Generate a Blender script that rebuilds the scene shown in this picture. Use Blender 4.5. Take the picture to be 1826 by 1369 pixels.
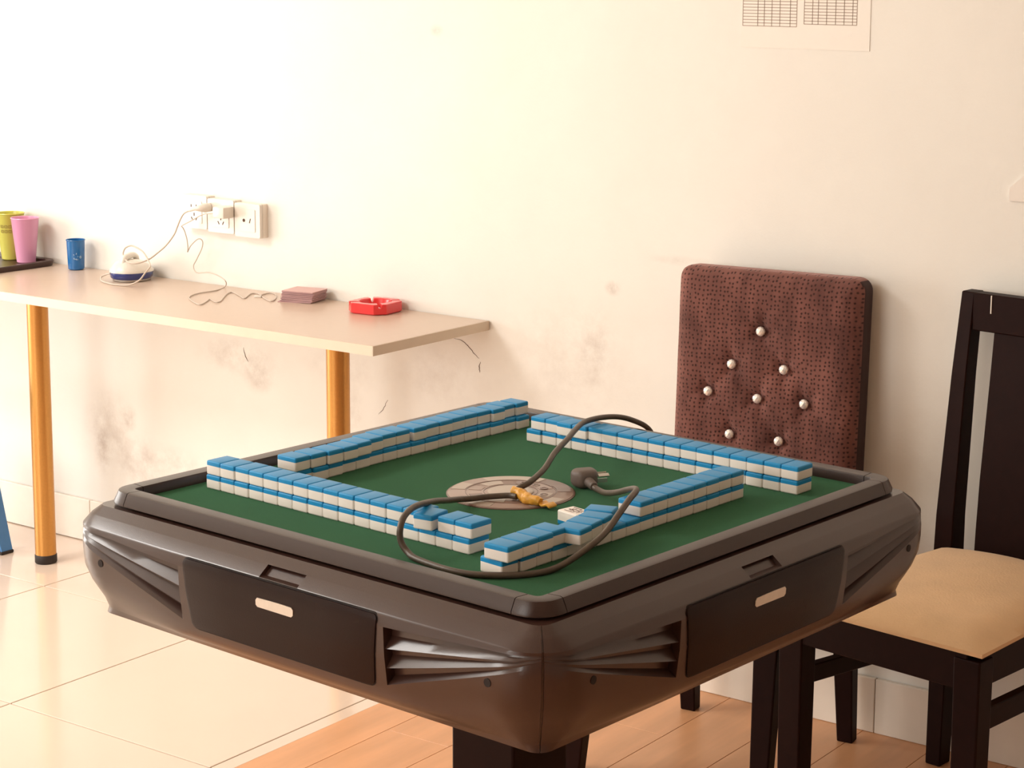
import bpy, bmesh, math, random
from mathutils import Vector, Matrix, noise
random.seed(7)
PI = math.pi
sc = bpy.context.scene
for o in list(bpy.data.objects): bpy.data.objects.remove(o)
C = sc.collection

# ------------------------------------------------------------------ camera
cam = bpy.data.cameras.new('camera'); camo = bpy.data.objects.new('camera', cam); C.objects.link(camo)
r_ = Vector((0.8257, 0.5640, 0.0114)); u_ = Vector((-0.1013, 0.1284, 0.9865)); b_ = Vector((0.5550, -0.8157, 0.1631))
M = Matrix((( r_.x, u_.x, b_.x, 2.7633), (r_.y, u_.y, b_.y, -3.6100), (r_.z, u_.z, b_.z, 1.5546), (0, 0, 0, 1)))
camo.matrix_world = M
cam.sensor_width = 36; cam.lens = 3536.66 * 36 / 1826
cam.shift_x = (913 - 1064.31) / 1826; cam.shift_y = (547.8 - 684.5) / 1826
cam.clip_start = .05
sc.camera = camo
# ------------------------------------------------------------------ world, window light, added fill lights, exposure
w = bpy.data.worlds.new('world'); sc.world = w; w.use_nodes = True
bg = w.node_tree.nodes['Background']; bg.inputs[0].default_value = (1, .93, .82, 1); bg.inputs[1].default_value = 1.0
def area(name, loc, target, sx, sy, power, col):
    l = bpy.data.lights.new(name, 'AREA'); l.shape = 'RECTANGLE'; l.size = sx; l.size_y = sy; l.energy = power; l.color = col
    o = bpy.data.objects.new(name, l); C.objects.link(o); o.location = loc
    o.rotation_euler = (Vector(target) - Vector(loc)).to_track_quat('-Z', 'Z').to_euler()
    return o
XL, XR, YF, ZC = -3.2, 4.6, -7.0, 2.9
area('window_daylight_left', (XL - .12, -1.75, .98), (XL + 1, -1.75, .98), 1.5, 1.55, 66, (1, .965, .92))
area('front_fill_light', (-.6, YF - .12, 1.75), (-.6, YF + 1, 1.75), 3.0, 1.5, 100, (1, .97, .92))  # added soft fill from behind the camera
area('overhead_fill_light', (-2.0, -2.7, ZC - .06), (-2.0, -2.7, 0), 1.2, 1.2, 82, (1, .98, .94))  # added overhead fill, brightens upward-facing surfaces
sc.view_settings.view_transform = 'Standard'; sc.view_settings.look = 'None'
sc.view_settings.gamma = 1; sc.view_settings.use_curve_mapping = False
sc.view_settings.exposure = 0.0

# ------------------------------------------------------------------ helpers
def mat(name, col, rough=.6, metal=0, spec=.5, coat=0, bump=None, var=None, trans=0, sheen=0, emis=None, coat_rough=.1):
    """bump=(scale,strength,detail); var=(scale, amount, stretch xyz)"""
    m = bpy.data.materials.new(name); m.use_nodes = True; nt = m.node_tree; p = nt.nodes['Principled BSDF']
    p.inputs['Base Color'].default_value = (*col, 1); p.inputs['Roughness'].default_value = rough
    p.inputs['Metallic'].default_value = metal; p.inputs['Specular IOR Level'].default_value = spec
    p.inputs['Coat Weight'].default_value = coat; p.inputs['Coat Roughness'].default_value = coat_rough
    p.inputs['Transmission Weight'].default_value = trans; p.inputs['Sheen Weight'].default_value = sheen
    tc = nt.nodes.new('ShaderNodeTexCoord')
    if var:
        mp = nt.nodes.new('ShaderNodeMapping'); nt.links.new(tc.outputs['Object'], mp.inputs[0]); mp.inputs['Scale'].default_value = var[2] if len(var) > 2 else (1, 1, 1)
        n = nt.nodes.new('ShaderNodeTexNoise'); n.inputs['Scale'].default_value = var[0]; n.inputs['Detail'].default_value = 6
        nt.links.new(mp.outputs[0], n.inputs['Vector'])
        mx = nt.nodes.new('ShaderNodeMix'); mx.data_type = 'RGBA'
        a = var[1]
        mx.inputs[6].default_value = (*[c * (1 - a) for c in col], 1); mx.inputs[7].default_value = (*[min(1, c * (1 + a)) for c in col], 1)
        nt.links.new(n.outputs[0], mx.inputs[0]); nt.links.new(mx.outputs[2], p.inputs['Base Color'])
    if bump:
        n2 = nt.nodes.new('ShaderNodeTexNoise'); n2.inputs['Scale'].default_value = bump[0]; n2.inputs['Detail'].default_value = bump[2] if len(bump) > 2 else 3
        nt.links.new(tc.outputs['Object'], n2.inputs['Vector'])
        b = nt.nodes.new('ShaderNodeBump'); b.inputs['Strength'].default_value = bump[1]; b.inputs['Distance'].default_value = .002
        nt.links.new(n2.outputs[0], b.inputs['Height']); nt.links.new(b.outputs[0], p.inputs['Normal'])
    return m

def finish(bm, name, m, parent=None, smooth=None, loc=None, rot=None):
    me = bpy.data.meshes.new(name); bm.normal_update(); bm.to_mesh(me); bm.free()
    if smooth is not None:
        for p in me.polygons: p.use_smooth = True
        me.set_sharp_from_angle(angle=math.radians(smooth))
    for x in (m if isinstance(m, list) else [m]): me.materials.append(x)
    return link(me, name, parent, loc, rot)
def link(me, name, parent=None, loc=None, rot=None):
    o = bpy.data.objects.new(name, me); C.objects.link(o)
    if parent is not None: o.parent = parent
    if loc is not None: o.location = loc
    if rot is not None: o.rotation_euler = rot
    return o
def tag(o, label=None, cat=None, group=None, kind=None):
    if label: o['label'] = label
    if cat: o['category'] = cat
    if group: o['group'] = group
    if kind: o['kind'] = kind
    return o
def empty(name, loc=(0, 0, 0), rz=0):
    o = bpy.data.objects.new(name, None); C.objects.link(o); o.location = loc; o.rotation_euler = (0, 0, rz); o.empty_display_size = .05
    return o
def box(bm, x0, x1, y0, y1, z0, z1):
    v = [bm.verts.new((x, y, z)) for z in (z0, z1) for y in (y0, y1) for x in (x0, x1)]
    for f in ((0, 2, 3, 1), (4, 5, 7, 6), (0, 1, 5, 4), (2, 6, 7, 3), (0, 4, 6, 2), (1, 3, 7, 5)): bm.faces.new([v[i] for i in f])
    return bm
def bev(bm, w_, seg=2):
    bmesh.ops.bevel(bm, geom=list(bm.edges), offset=w_, segments=seg, profile=.5, affect='EDGES'); return bm
def bbox(x0, x1, y0, y1, z0, z1, w_=.002, seg=2):
    return bev(box(bmesh.new(), x0, x1, y0, y1, z0, z1), w_, seg)
def taper_leg(p0, p1, w0, d0, w1, d1, b=.003):
    """square leg from top centre p0 to foot centre p1"""
    bm = bmesh.new(); vs = []
    for p, ww, dd in ((p1, w1, d1), (p0, w0, d0)):
        for sy in (-1, 1):
            for sx in (-1, 1): vs.append(bm.verts.new((p[0] + sx * ww / 2, p[1] + sy * dd / 2, p[2])))
    for f in ((0, 2, 3, 1), (4, 5, 7, 6), (0, 1, 5, 4), (2, 6, 7, 3), (0, 4, 6, 2), (1, 3, 7, 5)): bm.faces.new([vs[i] for i in f])
    return bev(bm, b, 2)
def catmull(P, n=8):
    P = [Vector(p) for p in P]; Q = [P[0] * 2 - P[1]] + P + [P[-1] * 2 - P[-2]]; out = []
    for i in range(1, len(Q) - 2):
        a, b, c, d = Q[i - 1:i + 3]
        for k in range(n):
            t = k / n
            out.append(.5 * ((2 * b) + (c - a) * t + (2 * a - 5 * b + 4 * c - d) * t * t + (3 * b - a - 3 * c + d) * t ** 3))
    out.append(P[-1]); return out
def tube(bm, P, r, n=10, cap=True):
    P = [Vector(p) for p in P]; rings = []; up = None
    for i, p in enumerate(P):
        t = (P[min(i + 1, len(P) - 1)] - P[max(i - 1, 0)]).normalized()
        if up is None: up = t.orthogonal().normalized()
        up = (up - t * up.dot(t)).normalized(); s = t.cross(up)
        rr = r[i] if isinstance(r, (list, tuple)) else r
        rings.append([bm.verts.new(p + (up * math.cos(a) + s * math.sin(a)) * rr) for a in [2 * PI * k / n for k in range(n)]])
    for a, b in zip(rings, rings[1:]):
        for k in range(n): bm.faces.new((a[k], a[(k + 1) % n], b[(k + 1) % n], b[k]))
    if cap: bm.faces.new(rings[0][::-1]); bm.faces.new(rings[-1])
    return bm
def lathe(bm, prof, n=32, cx=0, cy=0):
    rings = []
    for r, z in prof:
        if r < 1e-6: rings.append([bm.verts.new((cx, cy, z))])
        else: rings.append([bm.verts.new((cx + r * math.cos(2 * PI * k / n), cy + r * math.sin(2 * PI * k / n), z)) for k in range(n)])
    for a, b in zip(rings, rings[1:]):
        for k in range(n):
            k2 = (k + 1) % n
            if len(a) == 1 and len(b) == 1: continue
            if len(a) == 1: bm.faces.new((a[0], b[k2], b[k]))
            elif len(b) == 1: bm.faces.new((a[k], a[k2], b[0]))
            else: bm.faces.new((a[k], a[k2], b[k2], b[k]))
    bmesh.ops.recalc_face_normals(bm, faces=bm.faces); return bm
def prism(bm, pts, f3, h3):
    """outline pts -> f3(p) is the front vertex, h3(p) the back vertex"""
    a = [bm.verts.new(f3(p)) for p in pts]; b = [bm.verts.new(h3(p)) for p in pts]
    bm.faces.new(a); bm.faces.new(b[::-1])
    for i in range(len(pts)):
        j = (i + 1) % len(pts); bm.faces.new((a[j], a[i], b[i], b[j]))
    bmesh.ops.recalc_face_normals(bm, faces=bm.faces); return bm
def rrect(x0, x1, y0, y1, r, n=5):
    out = []
    for cx, cy, a0 in ((x1 - r, y1 - r, 0), (x0 + r, y1 - r, 90), (x0 + r, y0 + r, 180), (x1 - r, y0 + r, 270)):
        for k in range(n + 1):
            a = math.radians(a0 + 90 * k / n); out.append((cx + r * math.cos(a), cy + r * math.sin(a)))
    return out
def rbox(size, r, inner=(1, 1, 1), m=3, disp=None):
    """rounded box with gridded faces, centred; r may be (rx,ry,rz)"""
    if not isinstance(r, tuple): r = (r, r, r)
    axes = []
    for s, rr, n in zip(size, r, inner):
        h = s / 2
        e = [h - rr + rr * math.sin(PI / 2 * k / m) if False else h - rr + rr * k / m for k in range(m + 1)]
        mid = [-(h - rr) + 2 * (h - rr) * k / n for k in range(1, n)]
        axes.append([-v for v in e[::-1]] + mid + e)
    bm = bmesh.new(); cache = {}
    def V(i, j, k):
        key = (i, j, k)
        if key in cache: return cache[key]
        p = (axes[0][i], axes[1][j], axes[2][k]); q = []; d = []
        for a in range(3):
            h = size[a] / 2 - r[a]; c = max(-h, min(h, p[a])); q.append(c); d.append((p[a] - c) / r[a])
        L = math.sqrt(sum(x * x for x in d)) or 1
        mx = max(abs(x) for x in d)
        # cube-to-sphere style mapping keeps the spacing even
        co = Vector([q[a] + r[a] * d[a] / L * (1 if mx >= .999 else mx) for a in range(3)])
        if disp: co = disp(co)
        cache[key] = bm.verts.new(co); return cache[key]
    X, Y, Z = [len(a) for a in axes]
    for k in (0, Z - 1):
        for i in range(X - 1):
            for j in range(Y - 1):
                f = [V(i, j, k), V(i + 1, j, k), V(i + 1, j + 1, k), V(i, j + 1, k)]; bm.faces.new(f if k else f[::-1])
    for j in (0, Y - 1):
        for i in range(X - 1):
            for k in range(Z - 1):
                f = [V(i, j, k), V(i + 1, j, k), V(i + 1, j, k + 1), V(i, j, k + 1)]; bm.faces.new(f if j == 0 else f[::-1])
    for i in (0, X - 1):
        for j in range(Y - 1):
            for k in range(Z - 1):
                f = [V(i, j, k), V(i, j + 1, k), V(i, j + 1, k + 1), V(i, j, k + 1)]; bm.faces.new(f if i else f[::-1])
    return bm

# ------------------------------------------------------------------ materials
def wall_material():
    m = bpy.data.materials.new('wall_paint'); m.use_nodes = True; nt = m.node_tree; p = nt.nodes['Principled BSDF']; L = nt.links.new
    p.inputs['Roughness'].default_value = .55; p.inputs['Specular IOR Level'].default_value = .3
    g = nt.nodes.new('ShaderNodeNewGeometry')
    def math_(op, a, b=None):
        n = nt.nodes.new('ShaderNodeMath'); n.operation = op
        for i, v in enumerate((a, b)):
            if v is None: continue
            if isinstance(v, (int, float)): n.inputs[i].default_value = v
            else: L(v, n.inputs[i])
        return n.outputs[0]
    def tex(scale, detail=5, rough=.6):
        n = nt.nodes.new('ShaderNodeTexNoise'); n.inputs['Scale'].default_value = scale; n.inputs['Detail'].default_value = detail; n.inputs['Roughness'].default_value = rough
        L(g.outputs['Position'], n.inputs['Vector']); return n.outputs[0]
    n1 = tex(14, 8, .7); n2 = tex(3.2, 4)
    total = None
    # x, z, half width, half height, strength: scuffs, dirty patches and other darker areas of the wall
    for x, z, sx, sz, s in ((-1.30, .33, .10, .12, .34), (-1.18, .24, .10, .10, .35), (-1.33, .26, .035, .07, .36), (-1.22, .37, .03, .04, .40), (-1.05, .27, .12, .05, .25),
                            (-.80, .59, .16, .05, .35), (-.74, .54, .06, .04, .4), (-.45, .60, .14, .05, .22), (-.42, .50, .04, .06, .25), (.345, .878, .022, .018, .55), (.22, .70, .22, .16, .16),
                            (.30, .74, .05, .10, .22), (-.155, 1.433, .02, .015, .35), (.53, .955, .09, .012, .22), (.95, .30, .3, .2, .18), (1.12, .55, .1, .25, .08), (-.15, .62, .16, .10, .18)):
        v = nt.nodes.new('ShaderNodeVectorMath'); v.operation = 'MULTIPLY_ADD'
        L(g.outputs['Position'], v.inputs[0]); v.inputs[1].default_value = (1 / sx, 0, 1 / sz); v.inputs[2].default_value = (-x / sx, 0, -z / sz)
        ln = nt.nodes.new('ShaderNodeVectorMath'); ln.operation = 'LENGTH'; L(v.outputs[0], ln.inputs[0])
        mr = nt.nodes.new('ShaderNodeMapRange'); mr.interpolation_type = 'SMOOTHSTEP'
        L(ln.outputs['Value'], mr.inputs[0]); mr.inputs[1].default_value = 1.25; mr.inputs[2].default_value = .1; mr.inputs[3].default_value = 0; mr.inputs[4].default_value = s
        total = mr.outputs[0] if total is None else math_('ADD', total, mr.outputs[0])
    nz = nt.nodes.new('ShaderNodeMapRange'); L(n1, nz.inputs[0]); nz.inputs[1].default_value = .38; nz.inputs[2].default_value = .66
    f = math_('MULTIPLY', total, nz.outputs[0])
    f2 = nt.nodes.new('ShaderNodeMapRange'); L(n2, f2.inputs[0]); f2.inputs[1].default_value = .3; f2.inputs[2].default_value = .8; f2.inputs[4].default_value = .08
    f = math_('ADD', f, f2.outputs[0])
    mx = nt.nodes.new('ShaderNodeMix'); mx.data_type = 'RGBA'; L(f, mx.inputs[0])
    mx.inputs[6].default_value = (.87, .845, .785, 1); mx.inputs[7].default_value = (.34, .22, .16, 1)
    L(mx.outputs[2], p.inputs['Base Color'])
    b = nt.nodes.new('ShaderNodeBump'); b.inputs['Strength'].default_value = .25; b.inputs['Distance'].default_value = .002; L(tex(60, 4), b.inputs['Height']); L(b.outputs[0], p.inputs['Normal'])
    return m
M_wall = wall_material()
M_plain = mat('plain_white_paint', (.85, .83, .77), .7)
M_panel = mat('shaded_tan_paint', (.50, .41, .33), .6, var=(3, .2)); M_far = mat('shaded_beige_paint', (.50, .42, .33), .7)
M_skirt = mat('skirting_tile', (.88, .80, .70), .25, var=(9, .10), bump=(30, .1))
M_grout = mat('grout', (.17, .10, .06), .9)
M_tile = mat('floor_tile', (.83, .68, .56), .13, spec=.5, var=(3, .05), bump=(5, .03))
M_wood = mat('wood_plank', (.75, .38, .19), .38, var=(2.2, .30, (9, 1, 1)), bump=(40, .15))
M_woodgap = mat('plank_joint', (.16, .07, .035), .9)
M_desk = mat('desk_laminate', (.62, .47, .37), .28, var=(30, .05, (1, 6, 1)), bump=(80, .05))
M_deskedge = mat('desk_edging', (.72, .61, .48), .45, var=(20, .04))
M_gold = mat('gold_painted_steel', (.62, .30, .075), .28, metal=.55, bump=(400, .15), var=(200, .08))
M_rubber = mat('black_rubber', (.02, .012, .01), .6)
M_body = mat('table_plastic', (.045, .020, .0145), .30, spec=.50, coat=.15, bump=(700, .06), coat_rough=.12)
M_rim = mat('rim_plastic', (.034, .016, .012), .32, spec=.5, bump=(900, .12))
M_dark = mat('black_gap', (.008, .003, .002), .8)
M_drawer = mat('drawer_plastic_shaded', (.016, .0055, .0038), .32, spec=.16, bump=(500, .06))  # body plastic darkened, shade painted into the drawer fronts
M_plate = mat('worn_silver_plate', (.72, .66, .58), .38, metal=.35, var=(60, .12))
def felt_material():
    m = mat('green_felt', (.027, .108, .047), .95, sheen=.15, var=(5, .25), bump=(1500, .5))
    p = m.node_tree.nodes['Principled BSDF']; p.inputs['Sheen Roughness'].default_value = .5; p.inputs['Sheen Tint'].default_value = (.35, .8, .5, 1); p.inputs['Specular IOR Level'].default_value = .2
    return m
M_felt = felt_material()
M_tw = mat('tile_white_resin', (.93, .86, .80), .30, spec=.4)
M_tb = mat('tile_blue_resin', (.013, .27, .58), .40, spec=.3, var=(20, .06))
M_ink = mat('tile_ink', (.10, .02, .015), .5)
M_disc = mat('disc_plastic', (.33, .22, .175), .35, coat=.25, var=(40, .12))
M_discl = mat('disc_pale', (.46, .37, .30), .35, coat=.2)
M_discd = mat('disc_brown', (.15, .075, .055), .35, coat=.3)
M_cable = mat('grey_brown_cable', (.085, .06, .042), .42, bump=(200, .2), var=(60, .35))
M_plug = mat('plug_rubber', (.13, .10, .085), .5, bump=(200, .15))
M_steel = mat('steel', (.6, .58, .55), .3, metal=1)
M_tape = mat('yellow_tape', (.75, .36, .03), .4, coat=.3, bump=(120, .9, 5), var=(60, .30))
M_suede = None
M_blackwood = mat('black_lacquer_wood', (.013, .0030, .0020), .5, spec=.10, bump=(60, .1), var=(40, .3))
M_seat = mat('beige_suede', (.70, .45, .24), .9, sheen=.2, var=(7, .24), bump=(250, .35))
M_crystal = mat('crystal_button', (.92, .89, .86), .12, metal=.5)
M_blue = mat('blue_plastic', (.07, .25, .60), .4, var=(12, .1))
M_wcable = mat('white_cable', (.62, .52, .44), .45)
M_wplastic = mat('white_plastic', (.80, .74, .66), .3, coat=.2)
M_slot = mat('socket_slot', (.10, .05, .03), .8)
M_pinkcup = mat('pink_cup_plastic', (.80, .36, .55), .3, coat=.3); M_ycup = mat('yellow_cup_plastic', (.66, .62, .12), .3, coat=.3); M_bcup = mat('blue_cup_plastic', (.005, .13, .38), .25, coat=.4)
M_print = mat('brown_print', (.30, .20, .05), .5); M_wprint = mat('pale_print', (.55, .75, .85), .5)
M_tray = mat('dark_tray', (.055, .025, .02), .35, bump=(300, .2))
M_red = mat('red_plastic', (.78, .03, .035), .25, coat=.4)
M_card = mat('pink_card', (.50, .30, .30), .6, var=(30, .1)); M_card2 = mat('pale_pink_card', (.66, .42, .40), .6)
M_ironblue = mat('blue_translucent_plastic', (.015, .035, .20), .15, coat=.5)
M_paper = mat('clear_film_paper', (.87, .82, .75), .4); M_sheet = mat('pale_paper', (.86, .80, .73), .6)
M_line = mat('grey_table_line', (.45, .36, .30), .8)
def suede_material():
    m = bpy.data.materials.new('perforated_brown_suede'); m.use_nodes = True; nt = m.node_tree; p = nt.nodes['Principled BSDF']; L = nt.links.new
    p.inputs['Roughness'].default_value = .85; p.inputs['Sheen Weight'].default_value = .6; p.inputs['Sheen Tint'].default_value = (.9, .55, .5, 1); p.inputs['Specular IOR Level'].default_value = .25
    tc = nt.nodes.new('ShaderNodeTexCoord')
    sp = nt.nodes.new('ShaderNodeSeparateXYZ'); L(tc.outputs['Object'], sp.inputs[0]); mp = nt.nodes.new('ShaderNodeCombineXYZ'); L(sp.outputs[0], mp.inputs[0]); L(sp.outputs[2], mp.inputs[1])
    v = nt.nodes.new('ShaderNodeTexVoronoi'); v.voronoi_dimensions = '2D'; v.inputs['Scale'].default_value = 105; v.inputs['Randomness'].default_value = .45; L(mp.outputs[0], v.inputs['Vector'])
    r = nt.nodes.new('ShaderNodeMapRange'); L(v.outputs['Distance'], r.inputs[0]); r.inputs[1].default_value = .13; r.inputs[2].default_value = .30
    n = nt.nodes.new('ShaderNodeTexNoise'); n.inputs['Scale'].default_value = 14; n.inputs['Detail'].default_value = 7
    mp2 = nt.nodes.new('ShaderNodeMapping'); mp2.inputs['Scale'].default_value = (1.6, 1, .7); L(tc.outputs['Object'], mp2.inputs[0]); L(mp2.outputs[0], n.inputs['Vector'])
    mx = nt.nodes.new('ShaderNodeMix'); mx.data_type = 'RGBA'; mr = nt.nodes.new('ShaderNodeMapRange'); L(n.outputs[0], mr.inputs[0]); mr.inputs[1].default_value = .3; mr.inputs[2].default_value = .7; L(mr.outputs[0], mx.inputs[0])
    mx.inputs[6].default_value = (.085, .030, .024, 1); mx.inputs[7].default_value = (.22, .088, .070, 1)
    m2 = nt.nodes.new('ShaderNodeMix'); m2.data_type = 'RGBA'; L(r.outputs[0], m2.inputs[0]); m2.inputs[6].default_value = (.03, .008, .006, 1); L(mx.outputs[2], m2.inputs[7]); L(m2.outputs[2], p.inputs['Base Color'])
    b = nt.nodes.new('ShaderNodeBump'); b.inputs['Strength'].default_value = .6; b.inputs['Distance'].default_value = .0015; L(r.outputs[0], b.inputs['Height']); L(b.outputs[0], p.inputs['Normal'])
    return m
M_suede = suede_material(); M_side = mat('dark_backrest_side', (.035, .010, .008), .8)  # darker colour for the side faces of the backrest

# ------------------------------------------------------------------ the room
WY = .008
tag(finish(box(bmesh.new(), XL - .2, XR + .2, WY, WY + .2, -.05, ZC), 'wall_back', M_wall), kind='structure')
wl = bmesh.new()
WA, WB, WZ0, WZ1 = -2.55, -.95, .15, 1.8
box(wl, XL - .2, XL, YF, WA, 0, ZC); box(wl, XL - .2, XL, WB, WY, 0, ZC); box(wl, XL - .2, XL, WA, WB, 0, WZ0); box(wl, XL - .2, XL, WA, WB, WZ1, ZC)
tag(finish(wl, 'wall_left', M_plain), kind='structure')
tag(finish(box(bmesh.new(), XR, XR + .2, YF, WY, 0, ZC), 'wall_right', M_panel), kind='structure')
wf = bmesh.new()
box(wf, XL, -2.2, YF - .2, YF, 0, ZC); box(wf, 1.0, XR, YF - .2, YF, 0, ZC); box(wf, -2.2, 1.0, YF - .2, YF, 0, .95); box(wf, -2.2, 1.0, YF - .2, YF, 2.55, ZC)
tag(finish(wf, 'wall_front', M_far), kind='structure')
tag(finish(box(bmesh.new(), XL - .2, XR + .2, YF - .2, WY + .2, ZC, ZC + .1), 'ceiling', M_plain), kind='structure')
def window(name, rot, loc, ww, z0, z1, n):
    bm = bmesh.new(); t = .03
    box(bm, -ww / 2, ww / 2, -.03, .03, z0, z0 + t * 1.5); box(bm, -ww / 2, ww / 2, -.03, .03, z1 - t * 1.5, z1)
    for k in range(n + 1):
        x = -ww / 2 + t / 2 + (ww - t) * k / n; box(bm, x - t / 2, x + t / 2, -.025, .025, z0, z1)
    return tag(finish(bm, name, M_wplastic, None, None, loc, (0, 0, rot)), kind='structure')
window('window_1', PI / 2, (XL - .06, (WA + WB) / 2, 0), WB - WA, WZ0, WZ1, 2)
window('unseen_fill_window', 0, (-.6, YF - .06, 0), 3.2, .95, 2.55, 4)  # unseen window, added to frame the front fill

M_lamp = mat('fill_lamp_diffuser', (.9, .9, .88), .5)
cl = tag(finish(bbox(-2.65, -1.35, -3.35, -2.05, ZC - .045, ZC, .01, 1), 'added_fill_lamp', M_lamp), 'flat square white fill lamp added overhead, out of view', 'lamp')  # added casing for the overhead fill
fl = tag(finish(box(bmesh.new(), XL, XR, YF, WY, -.06, -.006), 'floor', M_grout), kind='structure')
XP = .074
nt_ = 0
tile_cache = {}
for i in range(-4, 4):
    x0 = -1.168 + .6 * i
    x1 = x0 + .6
    x0c, x1c = max(x0, XL), min(x1, XP)
    if x1c - x0c < .005: continue
    for j in range(-1, 12):
        y1 = -.344 - .6 * j; y0 = y1 - .6
        y0c, y1c = max(y0, YF), min(y1, WY)
        if y1c - y0c < .02: continue
        key = (round(x1c - x0c, 3), round(y1c - y0c, 3)); g = .0017
        if key not in tile_cache:
            o = finish(bbox(g, key[0] - g, g, key[1] - g, -.010, 0, .0008, 1), 'tile', M_tile, fl, None, (x0c, y0c, 0)); tile_cache[key] = o.data
        else: link(tile_cache[key], 'tile', fl, (x0c, y0c, 0))
pl_cache = {}
x = XP; edges = [XP] + [.189 + .162 * k for k in range(28)]
edges = [e for e in edges if e < XR] + [XR]
for i in range(len(edges) - 1):
    x0, x1 = edges[i], edges[i + 1]
    y1 = WY; first = 1.2 * ((i * .37) % 1) + .15
    while y1 > YF + .01:
        y0 = max(YF, y1 - first); first = 1.2
        key = (round(x1 - x0, 3), round(y1 - y0, 3)); g = .0005
        if key not in pl_cache:
            o = finish(bbox(g, key[0] - g, g, key[1] - g, -.010, .0015, .0006, 1), 'plank', M_wood, fl, None, (x0, y0, 0)); pl_cache[key] = o.data
        else: link(pl_cache[key], 'plank', fl, (x0, y0, 0))
        y1 = y0
jt = finish(box(bmesh.new(), XP, XR, YF, WY, -.0055, -.001), 'plank_underlay', M_woodgap, fl)
bb = tag(finish(box(bmesh.new(), XL, XR, WY - .004, WY, 0, .119), 'baseboard_back', M_grout), kind='structure')
ks = None
for k in range(-7, 7):
    x0 = 1.024 + .6 * k; x0c, x1c = max(x0, XL), min(x0 + .6, XR)
    if x1c - x0c < .02: continue
    finish(bbox(x0c + .001, x1c - .001, -.004, WY - .001, 0.002, .120, .0015, 2), 'tile', M_skirt, bb)
# hairline cracks in the plaster under the desk end
def crack(pts, wd, name='crack'):
    bm = bmesh.new(); P = catmull([(a, WY, b) for a, b in pts], 5); n = len(P)
    P = [Vector((p.x + random.uniform(-.0012, .0012), p.y, p.z)) for p in P]
    tube(bm, P, [wd * (.35 + math.sin(PI * (k + .3) / (n + .3))) for k in range(n)], 5)
    return finish(bm, name, M_slot, bpy.data.objects['wall_back'])
crack([(-.105, .715), (-.081, .7124), (-.06, .700), (-.045, .686), (-.031, .6754)], .0007)
crack([(-.026, .668), (-.029, .655), (-.0276, .6424)], .0009)
crack([(-.79, .615), (-.785, .595), (-.775, .58)], .0008)
crack([(-.34, .50), (-.325, .515), (-.31, .54)], .0006)

# ------------------------------------------------------------------ the desk against the wall
HD = .7690
dk = tag(empty('wall_desk', (-1.3, -.2, 0)), 'long beige laminate desk on gold tube legs against the wall', 'desk')
def P(o, *a): return o
top = finish(bbox(-1.5, 1.3, -.205, .205, HD - .0225, HD, .0008, 1), 'tabletop', M_desk, dk)
finish(box(bmesh.new(), -1.5, 1.3005, -.2068, -.205, HD - .0222, HD - .0004), 'front_edging', M_deskedge, dk)
finish(box(bmesh.new(), 1.3, 1.3018, -.2068, .205, HD - .0222, HD - .0004), 'end_edging', M_deskedge, dk)
for lx, ly in ((-1.329, -.2), (-.284, -.2), (-2.45, -.2)):
    bm = bmesh.new(); lathe(bm, [(0, .02), (.0275, .02), (.0275, HD - .0225), (0, HD - .0225)], 40)
    lg = finish(bm, 'leg', M_gold, dk, 40, (lx + 1.3, ly + .2, 0))
    bm = bmesh.new(); lathe(bm, [(0, 0.0), (.027, 0.0), (.029, .003), (.029, .022), (.0276, .024), (.0276, .020), (0, .020)], 40)
    finish(bm, 'foot_cap', M_rubber, lg, 40)
    bm = bmesh.new(); lathe(bm, [(0, HD - .027), (.034, HD - .027), (.034, HD - .0225), (0, HD - .0225)], 30)
    finish(bm, 'mounting_plate', M_gold, lg, 40)

# tray with cups
tz = HD
tr = tag(empty('serving_tray', (-1.70, -.19, tz)), 'dark rectangular serving tray under the pink and yellow cups', 'tray')
bm = bmesh.new(); bev(box(bm, -.22, .22, -.165, .165, 0, .006), .0015, 1); finish(bm, 'tray_base', M_tray, tr)
outl = rrect(-.24, .24, -.18, .18, .035, 6); inl = rrect(-.222, .222, -.162, .162, .022, 6)
bm = bmesh.new()
o0 = [bm.verts.new((a * .985, b * .985, .0)) for a, b in outl]; o1 = [bm.verts.new((a, b, .014)) for a, b in outl]; o2 = [bm.verts.new((a * .995, b * .995, .016)) for a, b in outl]
i2 = [bm.verts.new((a, b, .015)) for a, b in inl]; i0 = [bm.verts.new((a * .99, b * .99, .005)) for a, b in inl]
for A, B in ((o0, o1), (o1, o2), (o2, i2), (i2, i0)):
    for k in range(len(A)):
        k2 = (k + 1) % len(A); bm.faces.new((A[k], A[k2], B[k2], B[k]))
bmesh.ops.recalc_face_normals(bm, faces=bm.faces); finish(bm, 'tray_rim', M_tray, tr, 40)
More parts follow.
